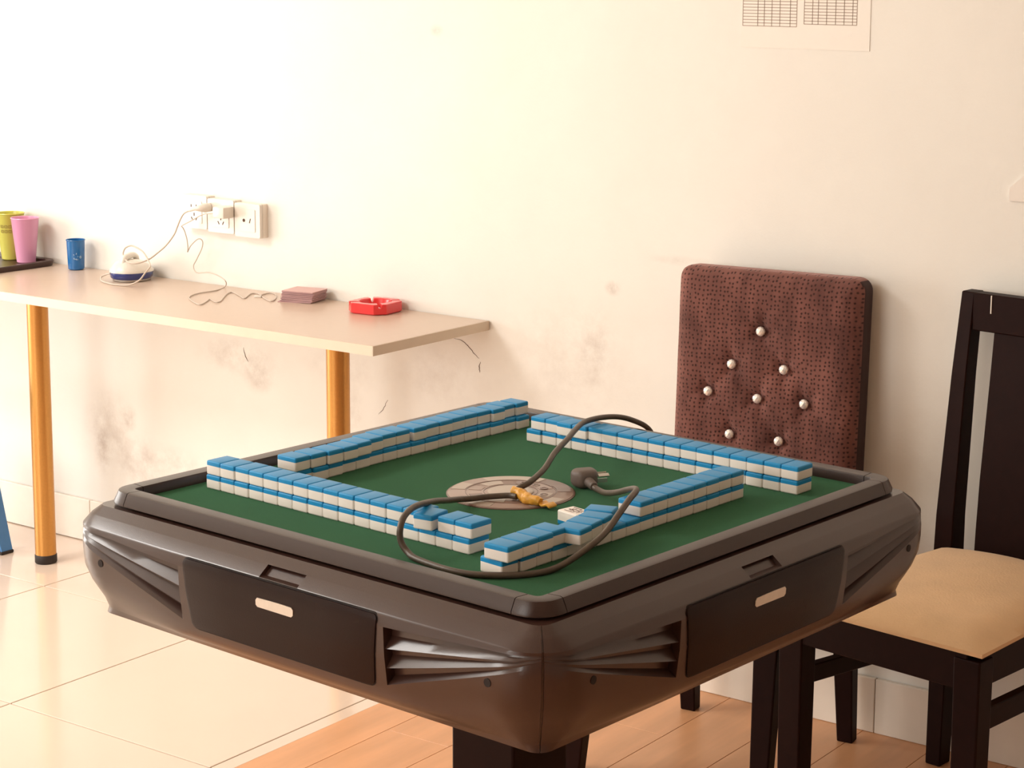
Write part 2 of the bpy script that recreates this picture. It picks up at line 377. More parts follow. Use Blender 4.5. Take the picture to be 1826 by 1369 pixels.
def cup(x, y, z, rb, rt, h, m, label, pr=None, seed=0, name='plastic_cup'):
    bm = bmesh.new(); t = .0016
    lathe(bm, [(0, .002), (rb - .004, .0), (rb, .003), (rt - .0008, h - .004), (rt + .0008, h - .002), (rt, h), (rt - t, h - .001), (rb - t, .006), (0, .005)], 48)
    o = finish(bm, name, m, None, 35, (x, y, z)); tag(o, label, 'cup')
    if pr:
        ang, z0, z1, pm, kind = pr; rnd = random.Random(seed)
        bm = bmesh.new()
        def strk(a0, a1, za, zb, wd=.0008):
            for k in range(4):
                t0, t1 = k / 4, (k + 1) / 4
                q = []
                for tt in (t0, t1):
                    a = a0 + (a1 - a0) * tt; zz = za + (zb - za) * tt; rr = rb + (rt - rb) * zz / h + .0004
                    q.append((rr * math.cos(a), rr * math.sin(a), zz))
                tube(bm, q, wd / 2, 4)
        if kind == 'lines':
            for k in range(2):
                zz = z0 + (z1 - z0) * k
                for c in range(3):
                    a = ang + c * .32 - .4
                    strk(a, a + .22, zz, zz); strk(a, a + .22, zz - .007, zz - .007); strk(a, a, zz, zz - .007); strk(a + .12, a + .12, zz + .001, zz - .008); strk(a + .22, a + .22, zz, zz - .007)
        else:
            for c in range(5):
                a = ang + .2 * math.cos(c * 1.26); zz = (z0 + z1) / 2 + .006 * math.sin(c * 1.26)
                strk(a, a + .10 * math.cos(c * 1.26), zz, zz + .004 * math.sin(c * 1.26), .0012)
            for c in range(4): strk(ang - .2 + c * .13, ang - .12 + c * .13, z0 - .006, z0 - .006 + rnd.uniform(-.001, .002), .0011)
            for c in range(8):
                a = ang + .55; strk(a + .09 * math.cos(c * .785), a + .09 * math.cos((c + 1) * .785), z0 + .003 * math.sin(c * .785), z0 + .003 * math.sin((c + 1) * .785), .001)
        finish(bm, 'printed_mark', pm, o)
    return o
tb = tz + .006
cup(-1.535, -.060, tb, .0250, .0375, .124, M_pinkcup, 'pink plastic cup on the tray in front of the yellow cup')
cup(-1.615, -.045, tb, .0250, .0390, .130, M_ycup, 'yellow green plastic cup with brown print on the tray', (-1.05, .098, .085, M_print, 'lines'), 1)
cup(-1.362, -.036, HD, .0215, .0250, .082, M_bcup, 'small blue plastic cup standing alone beside the tray', (-.75, .036, .040, M_wprint, 'mark'), 2)

# red ashtray
ash = tag(empty('ashtray', (-.289, -.060, HD), math.radians(6)), 'square red plastic ashtray with cut corners near desk end', 'ashtray')
def octo(h, c): return [(h, -h + c), (h, h - c), (h - c, h), (-h + c, h), (-h, h - c), (-h, -h + c), (-h + c, -h), (h - c, -h)]
bm = bmesh.new(); n8 = 128; H = .026
rings = []
def octr(ang, h, c):
    best = 9
    for k in range(8):
        a = k * PI / 4; d = h if k % 2 == 0 else (2 * h - c) / math.sqrt(2); cs = math.cos(ang - a)
        if cs > 1e-3: best = min(best, d / cs)
    return best
for (rf, z) in ((lambda a: octr(a, .052, .022) * .96, 0), (lambda a: octr(a, .054, .022), .003), (lambda a: octr(a, .054, .022), H - .001), (lambda a: octr(a, .0525, .0215), H), (lambda a: .040, H), (lambda a: .038, H - .002), (lambda a: .034, .008), (lambda a: .02, .006)):
    ring = []
    for k in range(n8):
        a = 2 * PI * k / n8; r = rf(a); zz = z
        for na in (PI / 4, 3 * PI / 4, 5 * PI / 4, 7 * PI / 4):
            d = abs((a - na + PI) % (2 * PI) - PI)
            if z >= H - .0025 and d < .085: zz = z - .009 * (1 - (d / .085) ** 6)
        ring.append(bm.verts.new((r * math.cos(a), r * math.sin(a), zz)))
    rings.append(ring)
for A, B in zip(rings, rings[1:]):
    for k in range(n8): bm.faces.new((A[k], A[(k + 1) % n8], B[(k + 1) % n8], B[k]))
bm.faces.new(rings[0][::-1]); bm.faces.new(rings[-1]); bmesh.ops.recalc_face_normals(bm, faces=bm.faces)
finish(bm, 'bowl', M_red, ash, 25)

# stack of cards
cs = tag(empty('card_stack', (-.527, -.046, HD), math.radians(14)), 'short stack of dusty pink square cards on the desk beside the ashtray', 'cards')
rr_ = random.Random(4)
for k in range(17):
    bm = bmesh.new(); z = k * .0017
    box(bm, -.043, .043, -.036, .036, z, z + .00145)
    o = finish(bm, 'card', M_card2 if k == 16 else M_card, cs, None, ((-.014 if k == 0 else rr_.uniform(-.0022, .0022) + (16 - k) * -.0003), rr_.uniform(-.002, .002), 0), (0, 0, rr_.uniform(-.035, .035) if k else .12))

# travel iron
ir = tag(empty('travel_iron', (-1.112, -.066, HD), math.radians(108)), 'small white travel iron with dark blue base and coiled cord', 'iron')
def iron_outline(s, n=36):
    out = []
    for k in range(n):
        a = 2 * PI * k / n; x = .066 * math.cos(a); ww = .054 * (1 - .45 * max(0, x / .066) ** 2)
        out.append((x * s, ww * math.sin(a) * (abs(math.sin(a)) ** -.12 if abs(math.sin(a)) > .05 else 1) * s))
    return out
def stack(levels, m, name, par, sm=50):
    bm = bmesh.new(); R = [[bm.verts.new((x + dx, y, z)) for x, y in iron_outline(s)] for s, z, dx in levels]
    for A, B in zip(R, R[1:]):
        for k in range(len(A)): bm.faces.new((A[k], A[(k + 1) % len(A)], B[(k + 1) % len(A)], B[k]))
    bm.faces.new(R[0][::-1]); bm.faces.new(R[-1]); return finish(bm, name, m, par, sm)
stack([(.86, .001, 0), (.88, .003, 0), (.88, .006, 0)], M_steel, 'soleplate', ir)
stack([(.90, .006, 0), (.97, .010, 0), (1.0, .021, 0), (1.0, .024, 0)], M_ironblue, 'blue_base', ir)
stack([(1.02, .024, 0), (1.02, .027, 0), (.95, .033, -.002), (.80, .042, -.006), (.62, .050, -.012), (.45, .054, -.018), (.2, .056, -.02)], M_wplastic, 'upper_shell', ir)
bm = bmesh.new(); tube(bm, catmull([(.022, 0, .044), (.020, 0, .056), (.005, 0, .064), (-.02, 0, .064), (-.042, 0, .058), (-.048, 0, .036)], 6), .0080, 12); finish(bm, 'handle', M_wplastic, ir, 60)

# wall sockets (three plates side by side) ---------------------------------
def socket(x0, x1, z0, z1, kind, label):
    s = tag(empty('wall_socket', ((x0 + x1) / 2, WY, (z0 + z1) / 2)), label, 'socket', None)
    hx, hz = (x1 - x0) / 2, (z1 - z0) / 2
    bm = prism(bmesh.new(), rrect(-hx + .0015, hx - .0015, -hz, hz, .004, 4), lambda q: (q[0], -.018, q[1]), lambda q: (q[0], 0, q[1])); finish(bm, 'back_box', M_skirt, s, 40)
    bm = prism(bmesh.new(), rrect(-hx + .0005, hx - .0005, -hz, hz, .005, 5), lambda q: (q[0] * .985, -.029, q[1] * .985), lambda q: (q[0], -.020, q[1])); finish(bm, 'cover_plate', M_wplastic, s, 40)
    bm = prism(bmesh.new(), rrect(-hx * .62, hx * .62, -hz * .66, hz * .66, .003, 4), lambda q: (q[0], -.0305, q[1]), lambda q: (q[0], -.028, q[1])); finish(bm, 'socket_insert', M_wplastic, s, 40)
    def slot(cx, cz, L, a):
        b2 = bmesh.new(); box(b2, -L / 2, L / 2, -.0312, -.030, -.0011, .0011)
        finish(b2, 'pin_slot', M_slot, s, None, (cx, 0, cz), (0, -a, 0))
    if kind == 'five':
        slot(.002, -.006, .008, PI / 2); slot(-.006, -.017, .009, math.radians(120)); slot(.010, -.017, .009, math.radians(60))
        slot(-.008, .016, .007, PI / 2); slot(.010, .016, .007, PI / 2)
    else:
        b2 = bmesh.new(); tube(b2, [(-.010, -.0312, .000), (-.010, -.029, .000)], .0042, 16); finish(b2, 'round_outlet', M_slot, s, 40)
        slot(.011, .000, .012, math.radians(72))
    return s
S1 = socket(-.975, -.882, .913, .999, 'five', 'leftmost white wall socket plate, holding a small cord plug')
S2 = socket(-.881, -.787, .909, .995, 'five', 'middle white wall socket plate with the square charger plugged in')
S3 = socket(-.786, -.697, .905, .991, 'tv', 'rightmost white wall outlet plate with a round hole, nothing plugged in')

def wire(name, pts, r, m, label, cat, n=7):
    bm = bmesh.new(); tube(bm, catmull(pts, 8), r, n); o = finish(bm, name, m, None, 60)
    if label: tag(o, label, cat)
    return o
YW = -.020 + WY
# iron cord: plug in the leftmost socket, down to the iron, loops round it
IC = [(-0.8880, -0.0520, 0.9706), (-0.8980, -0.0560, 0.9681), (-0.9068, -0.0600, 0.9635), (-0.9228, -0.0620, 0.9553), (-0.9373, -0.0620, 0.9370), (-0.9475, -0.0620, 0.9189), (-0.9572, -0.0650, 0.8983), (-0.9814, -0.0700, 0.8699), (-1.0021, -0.0800, 0.8502), (-1.0174, -0.0950, 0.8341), (-1.0335, -0.1100, 0.8256), (-1.0487, -0.1180, 0.8229), (-1.0673, -0.1180, 0.8240), (-1.0873, -0.1100, 0.8266), (-1.1061, -0.1000, 0.8344), (-1.1135, -0.0950, 0.8421), (-1.1097, -0.0900, 0.8546), (-1.0940, -0.0850, 0.8613), (-1.0735, -0.0850, 0.8579), (-1.0499, -0.0880, 0.8508), (-1.0275, -0.0950, 0.8390), (-1.0090, -0.1050, 0.8301), (-0.9897, -0.1180, 0.8203)] + [(-.990, -.135, .806), (-1.000, -.145, .788), (-1.020, -.155, .776), (-1.045, -.160, .7715), (-1.075, -.165, .7715), (-1.100, -.160, .7715), (-1.135, -.150, .773), (-1.160, -.130, .778), (-1.150, -.122, .785), (-1.130, -.125, .790)]
ic = wire('iron_cord', IC, .0021, M_wcable, 'white iron cord looping from leftmost socket down over the iron', 'cord')
bm = bmesh.new(); tube(bm, [(-.872, -.024, .972), (-.872, -.040, .972), (-.876, -.050, .9715), (-.892, -.054, .9695), (-.907, -.060, .9635)], [.011, .012, .009, .005, .003], 12); finish(bm, 'cord_plug', M_wplastic, ic, 50)
# charger and its cable
ch = tag(empty('phone_charger', (-.804, WY - .0305, .966)), 'white square charger block plugged into the middle wall socket', 'charger')
finish(bbox(-.019, .019, -.038, 0, -.014, .014, .003, 2), 'charger_body', M_wplastic, ch, 40)
CC = [(-0.8319, -0.0500, 0.9654), (-0.8566, -0.0520, 0.9594), (-0.8767, -0.0520, 0.9522), (-0.9059, -0.0550, 0.9373), (-0.9344, -0.0580, 0.9232), (-0.9336, -0.0560, 0.9180), (-0.9320, -0.0520, 0.9091), (-0.9266, -0.0500, 0.8892), (-0.9254, -0.0480, 0.8674), (-0.9288, -0.0460, 0.8554), (-0.9277, -0.0440, 0.8596), (-0.9213, -0.0400, 0.8727), (-0.9008, -0.0350, 0.8898), (-0.8911, -0.0300, 0.8843), (-0.8957, -0.0280, 0.8657), (-0.9146, -0.0280, 0.8363), (-0.9253, -0.0300, 0.8162), (-0.9033, -0.0400, 0.8034), (-0.8499, -0.0500, 0.8095), (-0.8067, -0.0550, 0.8041), (-0.7805, -0.0600, 0.7929), (-0.8262, -0.0206, 0.7708), (-0.8050, -0.0742, 0.7708), (-0.8054, -0.1321, 0.7708), (-0.7839, -0.1827, 0.7708), (-0.7395, -0.2202, 0.7708), (-0.6787, -0.2518, 0.7708), (-0.6993, -0.2090, 0.7708), (-0.7174, -0.1798, 0.7708), (-0.6763, -0.2017, 0.7708), (-0.6759, -0.1851, 0.7708), (-0.7360, -0.1054, 0.7708), (-0.7529, -0.0675, 0.7708), (-0.7008, -0.0943, 0.7708), (-0.6607, -0.1184, 0.7708), (-0.6983, -0.0584, 0.7708), (-0.6868, -0.0436, 0.7708), (-0.6260, -0.0853, 0.7708), (-0.5797, -0.1090, 0.7708), (-0.6064, -0.0642, 0.7708), (-0.6475, -0.0238, 0.7708), (-0.6702, -0.0190, 0.7708), (-0.6683, -0.0460, 0.7708), (-0.6529, -0.0788, 0.7708)]
cc = wire('charger_cable', CC, .0014, M_wcable, 'thin white charging cable dangling and curling across the desk', 'cable')
bm = bmesh.new(); tube(bm, [(-.826, -.048, .9655), (-.850, -.051, .961)], [.0038, .003], 10); finish(bm, 'cable_head', M_wplastic, cc, 50)
bm = bbox(-.009, .009, -.004, .004, -.002, .003, .001, 1); finish(bm, 'cable_connector', M_wplastic, cc, 40, (-.6529, -.0788, .7706), (0, 0, .5))

# notices on the wall -------------------------------------------------------
nz0 = 1.415
nt1 = tag(empty('wall_notice', (.813, WY, nz0)), 'clear-covered paper notice with two printed tables high on the wall', 'notice')
finish(box(bmesh.new(), -.155, .143, -.0012, 0, .003, .42), 'notice_sheet', M_paper, nt1, None)
def grid(x0, x1, z0, z1, nrow, cols):
    bm = bmesh.new(); t = .0008
    for k in range(nrow + 1):
        z = z0 + (z1 - z0) * k / nrow; box(bm, x0, x1, -.0015, -.0011, z - t, z + t)
    for c in cols: box(bm, x0 + (x1 - x0) * c - t, x0 + (x1 - x0) * c + t, -.0015, -.0011, z0, z1)
    return bm
finish(grid(-.151, -.024, .048, .39, 54, (0, .28, .40, .54, .69, .88, 1)), 'printed_table', M_line, nt1)
finish(grid(-.007, .113, .054, .39, 54, (0, .16, .27, .43, .60, .76, .92, 1)), 'printed_table', M_line, nt1)
nt2 = empty('paper_sheet', (1.268, WY - .001, 1.140), 0)
tag(nt2, 'plain pale paper sheet with a slanting top edge, at right on wall', 'paper')
bm = prism(bmesh.new(), [(0, 0), (.35, 0), (.35, .32), (0, .026)], lambda q: (q[0], -.0035, q[1]), lambda q: (q[0], 0, q[1])); finish(bm, 'sheet', M_sheet, nt2)

# ------------------------------------------------------------------ blue stool
st = tag(empty('plastic_stool', (-1.625, -.345, 0), 0), 'blue plastic stool with splayed legs under the desk, leftmost', 'stool')
SH = .45
bm = rbox((.25, .25, .03), .012, (2, 2, 1), 2); finish(bm, 'seat', M_blue, st, 50, (0, 0, SH - .015))
for sx in (-1, 1):
    for sy in (-1, 1):
        bm = bmesh.new()
        def q(z, a, b): # leg corner profile: L section
            t = 1 - z / SH; ox = sx * (.105 + .048 * t); oy = sy * (.105 + .048 * t); wd = .046 - .010 * t; th = .005
            return [(ox, oy, z), (ox - sx * wd, oy, z), (ox - sx * wd, oy - sy * th, z), (ox - sx * th, oy - sy * th, z), (ox - sx * th, oy - sy * wd, z), (ox, oy - sy * wd, z)]
        A = [bm.verts.new(v) for v in q(.006, 0, 0)]; B = [bm.verts.new(v) for v in q(SH - .02, 0, 0)]
        for k in range(6): bm.faces.new((A[k], A[(k + 1) % 6], B[(k + 1) % 6], B[k]))
        bm.faces.new(A); bm.faces.new(B); bmesh.ops.recalc_face_normals(bm, faces=bm.faces)
        lg = finish(bm, 'leg', M_blue, st)
        bm = bbox(-.021, .021, -.021, .021, 0, .009, .002, 1)
        finish(bm, 'foot_pad', M_rubber, lg, None, (sx * (.153 - .019), sy * (.153 - .019), 0))
for s in (-1, 1):
    finish(bbox(-.09, .09, s * .112 - .004, s * .112 + .004, SH - .075, SH - .03, .001, 1), 'seat_skirt', M_blue, st)
    finish(bbox(s * .112 - .004, s * .112 + .004, -.09, .09, SH - .075, SH - .03, .001, 1), 'seat_skirt', M_blue, st)

# ------------------------------------------------------------------ tufted chair
c1 = tag(empty('dining_chair', (.83, -.31, .0015), math.radians(6)), 'brown suede chair with crystal button tufted back behind the table', 'chair')
# local frame: x right, y to the wall; chair faces -y
BW, BH, BT = .412, .50, .072
BX, BZ = -.013, .715
def bl(px, pz): return px, pz
BUT = [(-.011, .126), (-.073, .052), (.044, .052), (-.124, -.010), (-.012, -.014), (.092, -.014), (-.071, -.095), (.040, -.097), (-.128, -.18), (.095, -.18)]
def tuft(co):
    x, y, z = co
    if y < 0:
        e = min(1, min((BW / 2 - abs(x)) / .05, (BH / 2 - abs(z)) / .05)); e = max(0, e)
        d = .010 * math.sin(e * PI / 2)
        d += .0018 * noise.noise(Vector((x * 14, 0, z * 14)))
        for bx, bz in BUT:
            r = math.hypot(x - bx, z - bz)
            a = math.atan2(z - bz, x - bx)
            d -= .015 * math.exp(-(r / .016) ** 2) + .006 * math.exp(-(r / .042) ** 2) + .0026 * math.exp(-(r / .04) ** 2) * math.cos(5 * a + bx * 30)
        co = Vector((x, y - d * max(0, min(1, -y / (BT / 2))), z))
    return co
bm = rbox((BW, BT, BH), (.028, .018, .028), (70, 3, 84), 4, tuft)
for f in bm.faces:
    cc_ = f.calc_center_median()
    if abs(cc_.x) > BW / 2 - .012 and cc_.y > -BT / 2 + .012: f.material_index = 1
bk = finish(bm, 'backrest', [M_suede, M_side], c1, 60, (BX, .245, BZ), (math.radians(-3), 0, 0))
for bx, bz in BUT:
    bm = bmesh.new(); bmesh.ops.create_icosphere(bm, subdivisions=2, radius=.0104); bmesh.ops.scale(bm, vec=(1, .7, 1), verts=bm.verts)
    finish(bm, 'crystal_button', M_crystal, bk, None, (bx, -BT / 2 - .0035, bz))
bm = rbox((.42, .42, .07), (.03, .03, .025), (8, 8, 2), 3, lambda c: Vector((c.x, c.y, c.z + (.012 * (1 - (c.x / .21) ** 2) * (1 - (c.y / .21) ** 2) if c.z > 0 else 0))))
finish(bm, 'seat_cushion', M_suede, c1, 60, (0, -.02, .445))
finish(bbox(-.195, .195, -.215, .19, .36, .412, .004, 2), 'seat_frame', M_blackwood, c1)
for (tx, ty, fx, fy) in ((-.178, .205, -.171, .222), (.178, .205, .1905, .219), (-.190, -.195, -.222, -.203), (.190, -.195, .188, -.228)):
    finish(taper_leg((tx, ty, .40), (fx, fy, 0), .052, .045, .034, .030), 'leg', M_blackwood, c1, None)
for s in (-1, 1): finish(bbox(s * .15 - .014, s * .15 + .014, .20, .235, .38, .56, .003, 1), 'back_bracket', M_blackwood, c1)

# ------------------------------------------------------------------ slat-back chair with beige seat
RZ2 = math.radians(-7.7)
c2 = tag(empty('dining_chair', (1.355, -.325, .0015), RZ2), 'black wooden chair with worn beige suede seat at the right', 'chair')
def l2(x, y):
    dx, dy = x - 1.355, y + .325; c, s = math.cos(RZ2), math.sin(RZ2); return (c * dx + s * dy, -s * dx + c * dy)
fl_, fr_ = l2(1.130, -.55), l2(1.493, -.602); rl_, rr2 = l2(1.200, -.070), l2(1.548, -.118)
for (x, y) in (fl_, fr_):
    finish(taper_leg((x, y, .435), (x, y, 0), .052, .046, .046, .040), 'leg', M_blackwood, c2)
def rear(x, y, x2, y2):
    # rear leg runs up into the back post, leaning back above the seat
    bm = bmesh.new(); R = []
    for z, dx, dy, ww, dd in ((0, 0, .0, .034, .040), (.22, 0, .002, .038, .044), (.43, 0, 0, .042, .048), (.52, 0, .001, .040, .046), (.80, .0, .022, .033, .040), (.962, .0, .040, .029, .036)):
        cx = x + (x2 - x) * z / .96; cy = y + dy
        R.append([bm.verts.new((cx + a * ww / 2, cy + b * dd / 2, z)) for a, b in ((-1, -1), (1, -1), (1, 1), (-1, 1))])
    for A, B in zip(R, R[1:]):
        for k in range(4): bm.faces.new((A[k], A[(k + 1) % 4], B[(k + 1) % 4], B[k]))
    bm.faces.new(R[0][::-1]); bm.faces.new(R[-1]); bmesh.ops.recalc_face_normals(bm, faces=bm.faces)
    return bev(bm, .002, 1)
finish(rear(rl_[0], rl_[1], rl_[0] + .012, 0), 'back_post', M_blackwood, c2); finish(rear(rr2[0] + .02, rr2[1], rr2[0] + .02, 0), 'back_post', M_blackwood, c2)
xa, xb = rl_[0] + .026, rr2[0] + .006; yb = (rl_[1] + rr2[1]) / 2
tr_ = finish(bbox(xa, xb, yb + .018, yb + .050, .888, .962, .002, 1), 'top_rail', M_blackwood, c2)
finish(bbox(.0 + xa + .040, xa + .0424, yb + .0165, yb + .020, .925, .9605, .0005, 1), 'pale_scratch', M_paper, tr_)
bm = bmesh.new(); R = []
sx0, sx1 = xa + .046, xb - .046
for z, dy in ((.40, -.012), (.50, -.008), (.60, -.002), (.70, .008), (.80, .018), (.892, .026)):
    R.append([bm.verts.new((a, yb + dy + b, z)) for a, b in ((sx0 - (.89 - z) * .006, 0), (sx1, 0), (sx1, .014), (sx0 - (.89 - z) * .006, .014))])
for A, B in zip(R, R[1:]):
    for k in range(4): bm.faces.new((A[k], A[(k + 1) % 4], B[(k + 1) % 4], B[k]))
bm.faces.new(R[0][::-1]); bm.faces.new(R[-1]); bmesh.ops.recalc_face_normals(bm, faces=bm.faces); finish(bm, 'back_panel', M_blackwood, c2, 30)
def bar(p, q, z0, z1, t, name, dz=0):
    d = Vector((q[0] - p[0], q[1] - p[1], 0)); n = Vector((-d.y, d.x, 0)).normalized() * t / 2
    bm = bmesh.new(); vs = [bm.verts.new((pp[0] + s * n.x, pp[1] + s * n.y, z + (dz if pp is q else 0))) for z in (z0, z1) for pp, s in ((p, -1), (p, 1), (q, 1), (q, -1))]
    for f in ((3, 2, 1, 0), (4, 5, 6, 7), (0, 1, 5, 4), (1, 2, 6, 5), (2, 3, 7, 6), (3, 0, 4, 7)): bm.faces.new([vs[i] for i in f])
    bmesh.ops.recalc_face_normals(bm, faces=bm.faces); return finish(bev(bm, .002, 1), name, M_blackwood, c2)
sh = lambda p, dx, dy: (p[0] + dx, p[1] + dy)
bar(sh(fl_, 0, -.008), sh(fr_, 0, -.008), .378, .446, .024, 'apron'); bar(sh(rl_, 0, 0), sh(rr2, .02, 0), .378, .446, .024, 'apron')
bar(sh(fl_, -.01, 0), sh(rl_, -.005, 0), .385, .446, .022, 'apron'); bar(sh(fr_, .01, 0), sh(rr2, .025, 0), .385, .446, .022, 'apron')
bar(sh(fl_, .01, 0), sh(rl_, 0, 0), .296, .330, .020, 'stretcher', -.042); bar(sh(fr_, 0, 0), sh(rr2, .02, 0), .296, .336, .020, 'stretcher')
# seat cushion: domed, its outline narrows to the back
bm = bmesh.new(); N = 26; vs = {}
Wf = ((fl_[0] - .030, fl_[1] - .026), (fr_[0] + .030, fr_[1] - .024)); Wb = ((rl_[0] + .004, rl_[1] - .028), (rr2[0] + .018, rr2[1] - .026))
for i in range(N + 1):
    for j in range(N + 1):
        s = i / N; t = j / N
        a = Vector(Wf[0]).lerp(Vector(Wf[1]), s); b = Vector(Wb[0]).lerp(Vector(Wb[1]), s); p = a.lerp(b, t)
        e = min(min(s, 1 - s) / .16, min(t, 1 - t) / .14, 1); z = .451 + .020 * math.sin(e * PI / 2) + .012 * math.sin(PI * s) * math.sin(PI * t) ** .8 + .012 * t * math.sin(PI * s)
        vs[i, j] = bm.verts.new((p.x, p.y, z))
for i in range(N):
    for j in range(N): bm.faces.new((vs[i, j], vs[i + 1, j], vs[i + 1, j + 1], vs[i, j + 1]))
ge = [e for e in bm.edges if len(e.link_faces) == 1]
ret = bmesh.ops.extrude_edge_only(bm, edges=ge)
for v in [g for g in ret['geom'] if isinstance(g, bmesh.types.BMVert)]: v.co.z = .444
bmesh.ops.recalc_face_normals(bm, faces=bm.faces)
finish(bm, 'seat_cushion', M_seat, c2, 60)

# ------------------------------------------------------------------ automatic mahjong table
TX, TY, TH = 1.0568, -1.3226, -.0822
ZF = .8030
tb_ = tag(empty('mahjong_table', (TX, TY, .0015), TH), 'black automatic mahjong table with green felt top and moulded body', 'table')
ZO = -.0015 # table pieces are given in world heights
def interp(tab, z):
    if z >= tab[0][0]: return tab[0][1]
    for (a, va), (b, vb) in zip(tab, tab[1:]):
        if a >= z >= b: return va + (vb - va) * (a - z) / (a - b + 1e-9)
    return tab[-1][1]
HM = [(.800, .418), (.797, .424), (.785, .444), (.772, .460), (.760, .4628), (.72, .461), (.675, .455), (.655, .447), (.643, .430), (.636, .424)]
HC = [(.800, .420), (.785, .441), (.772, .4555), (.7535, .461), (.72, .4605), (.700, .457), (.6865, .452), (.66, .434), (.645, .425), (.636, .4225)]
RC = [(.800, .014), (.785, .035), (.772, .058), (.7535, .075), (.72, .073), (.6865, .078), (.655, .05), (.636, .02)]
# rows: height at the drawer edge, height at the corner, fan depth, notch depth
ROWS = [(.7968, .7968, 0, 0), (.794, .794, 0, 0), (.788, .788, 0, 0), (.7865, .7865, 0, 0), (.7860, .7860, 0, 1), (.7740, .7740, 0, 1), (.7735, .7735, 0, 0), (.770, .772, 0, 0), (.7575, .7690, 0, 0),
        (.7570, .7685, 1, 0), (.7430, .7675, .95, 0), (.7285, .7655, .10, 0), (.7275, .7650, .9, 0), (.7180, .7640, .95, 0), (.7025, .7620, .10, 0), (.7015, .7615, .9, 0), (.6895, .7600, .95, 0), (.6800, .7560, 0, 0),
        (.6720, .740, 0, 0), (.6660, .715, 0, 0), (.6590, .695, 0, 0), (.6520, .680, 0, 0), (.6470, .664, 0, 0), (.6445, .6475, 0, 0), (.6435, .6450, 0, 0), (.6360, .6360, 0, 0)]
UC = [0, .02, .0365, .0370, .06, .10, .15, .185, .1975, .1980, .215, .24, .27, .30, .33, .355]
ARC = [0, 9, 18, 27, 36, 43.6, 43.9, 45]
def hull_vert(row, side, ci, sgn):
    zd, zc, fd, nd = row
    k = ci - len(UC)
    ue = UC[ci] if k < 0 else (.355 + .0107 * (k + 1) if k < 2 else .387 + .075 * math.sin(math.radians(ARC[k - 2])))
    t = max(0, min(1, (ue - .198) / .242))
    z = zd + (zc - zd) * t
    ww = max(0, min(1, (min(ue, .43) - .2) / .22)); ww = ww * ww * (3 - 2 * ww)
    h = interp(HM, z) * (1 - ww) + interp(HC, z) * ww; r = interp(RC, z)
    D = 0
    if fd and ci >= 9: D = .014 * fd * (1 - t) + (.0012 * fd if t < .99 else 0)
    if nd and ci <= 2: D = .009
    if k < 0: return Vector((sgn * ue, -(h - D), z))
    if k < 2:
        e = h - r; u = .355 + (e - .355) * (k + 1) / 3; return Vector((sgn * u, -(h - D), z))
    a = math.radians(ARC[k - 2]); rr = r - D - (.003 if ARC[k - 2] >= 43.9 and row[0] < .796 else 0)
    return Vector((sgn * (h - r + rr * math.sin(a)), -(h - r + rr * math.cos(a)), z))
NCOL = len(UC) + 2 + len(ARC)
loopcols = []
for side in range(4):
    cols = [(-1, c) for c in range(NCOL - 1, 0, -1)] + [(1, c) for c in range(0, NCOL - 1)]
    loopcols += [(side, s, c) for s, c in cols]
bm = bmesh.new(); grid_ = []
for row in ROWS:
    ring = []
    for side, s, c in loopcols:
        v = hull_vert(row, side, c, s); a = side * PI / 2
        ring.append(bm.verts.new((v.x * math.cos(a) - v.y * math.sin(a), v.x * math.sin(a) + v.y * math.cos(a), v.z + ZO)))
    grid_.append(ring)
n = len(loopcols)
for A, B in zip(grid_, grid_[1:]):
    for k in range(n): bm.faces.new((A[(k + 1) % n], A[k], B[k], B[(k + 1) % n]))
ci_ = [bm.verts.new((v.co.x * .93, v.co.y * .93, v.co.z)) for v in grid_[0]]
for k in range(n): bm.faces.new((grid_[0][k], grid_[0][(k + 1) % n], ci_[(k + 1) % n], ci_[k]))
bm.faces.new(ci_); bm.faces.new(grid_[-1][::-1])
hull = finish(bm, 'body_shell', M_body, tb_, 28)
# felt and its bed
finish(bbox(-.3885, .3885, -.3885, .3885, .797 + ZO, ZF + ZO, .001, 1), 'felt_top', M_felt, tb_)
# rim: four bars and four corner caps
PROF = [(.3865, .8005), (.3865, .8165), (.3880, .8183), (.4080, .8193), (.4115, .8182), (.4185, .8035), (.4185, .8005)]
def rim_bm(stations):
    bm = bmesh.new(); R = []
    for f in stations: R.append([bm.verts.new((*f(o), z + ZO)) for o, z in PROF])
    for A, B in zip(R, R[1:]):
        for k in range(len(PROF)): bm.faces.new((A[k], A[(k + 1) % len(PROF)], B[(k + 1) % len(PROF)], B[k]))
    bm.faces.new(R[0]); bm.faces.new(R[-1][::-1]); bmesh.ops.recalc_face_normals(bm, faces=bm.faces); return bm
SE = .3700
def cst(a, c=.3800):
    return lambda o, a=a: (c + (o - c) * math.sin(math.radians(a)) if o > c else c + (o - c) * math.sin(math.radians(a)), -(c + (o - c) * math.cos(math.radians(a))))
barm = capm = None
for s in range(4):
    rz = s * PI / 2
    if barm is None:
        b = finish(rim_bm([lambda o: (-SE, -o), lambda o: (SE, -o)]), 'rim_bar', M_rim, tb_, 40); barm = b.data
        cp = finish(rim_bm([lambda o: (SE + .0012, -o)] + [cst(a) for a in (0, 18, 36, 54, 72, 90)] + [lambda o: (o, -SE - .0012)]), 'rim_corner', M_rim, tb_, 40); capm = cp.data
    else:
        b = link(barm, 'rim_bar', tb_, None, (0, 0, rz)); cp = link(capm, 'rim_corner', tb_, None, (0, 0, rz))
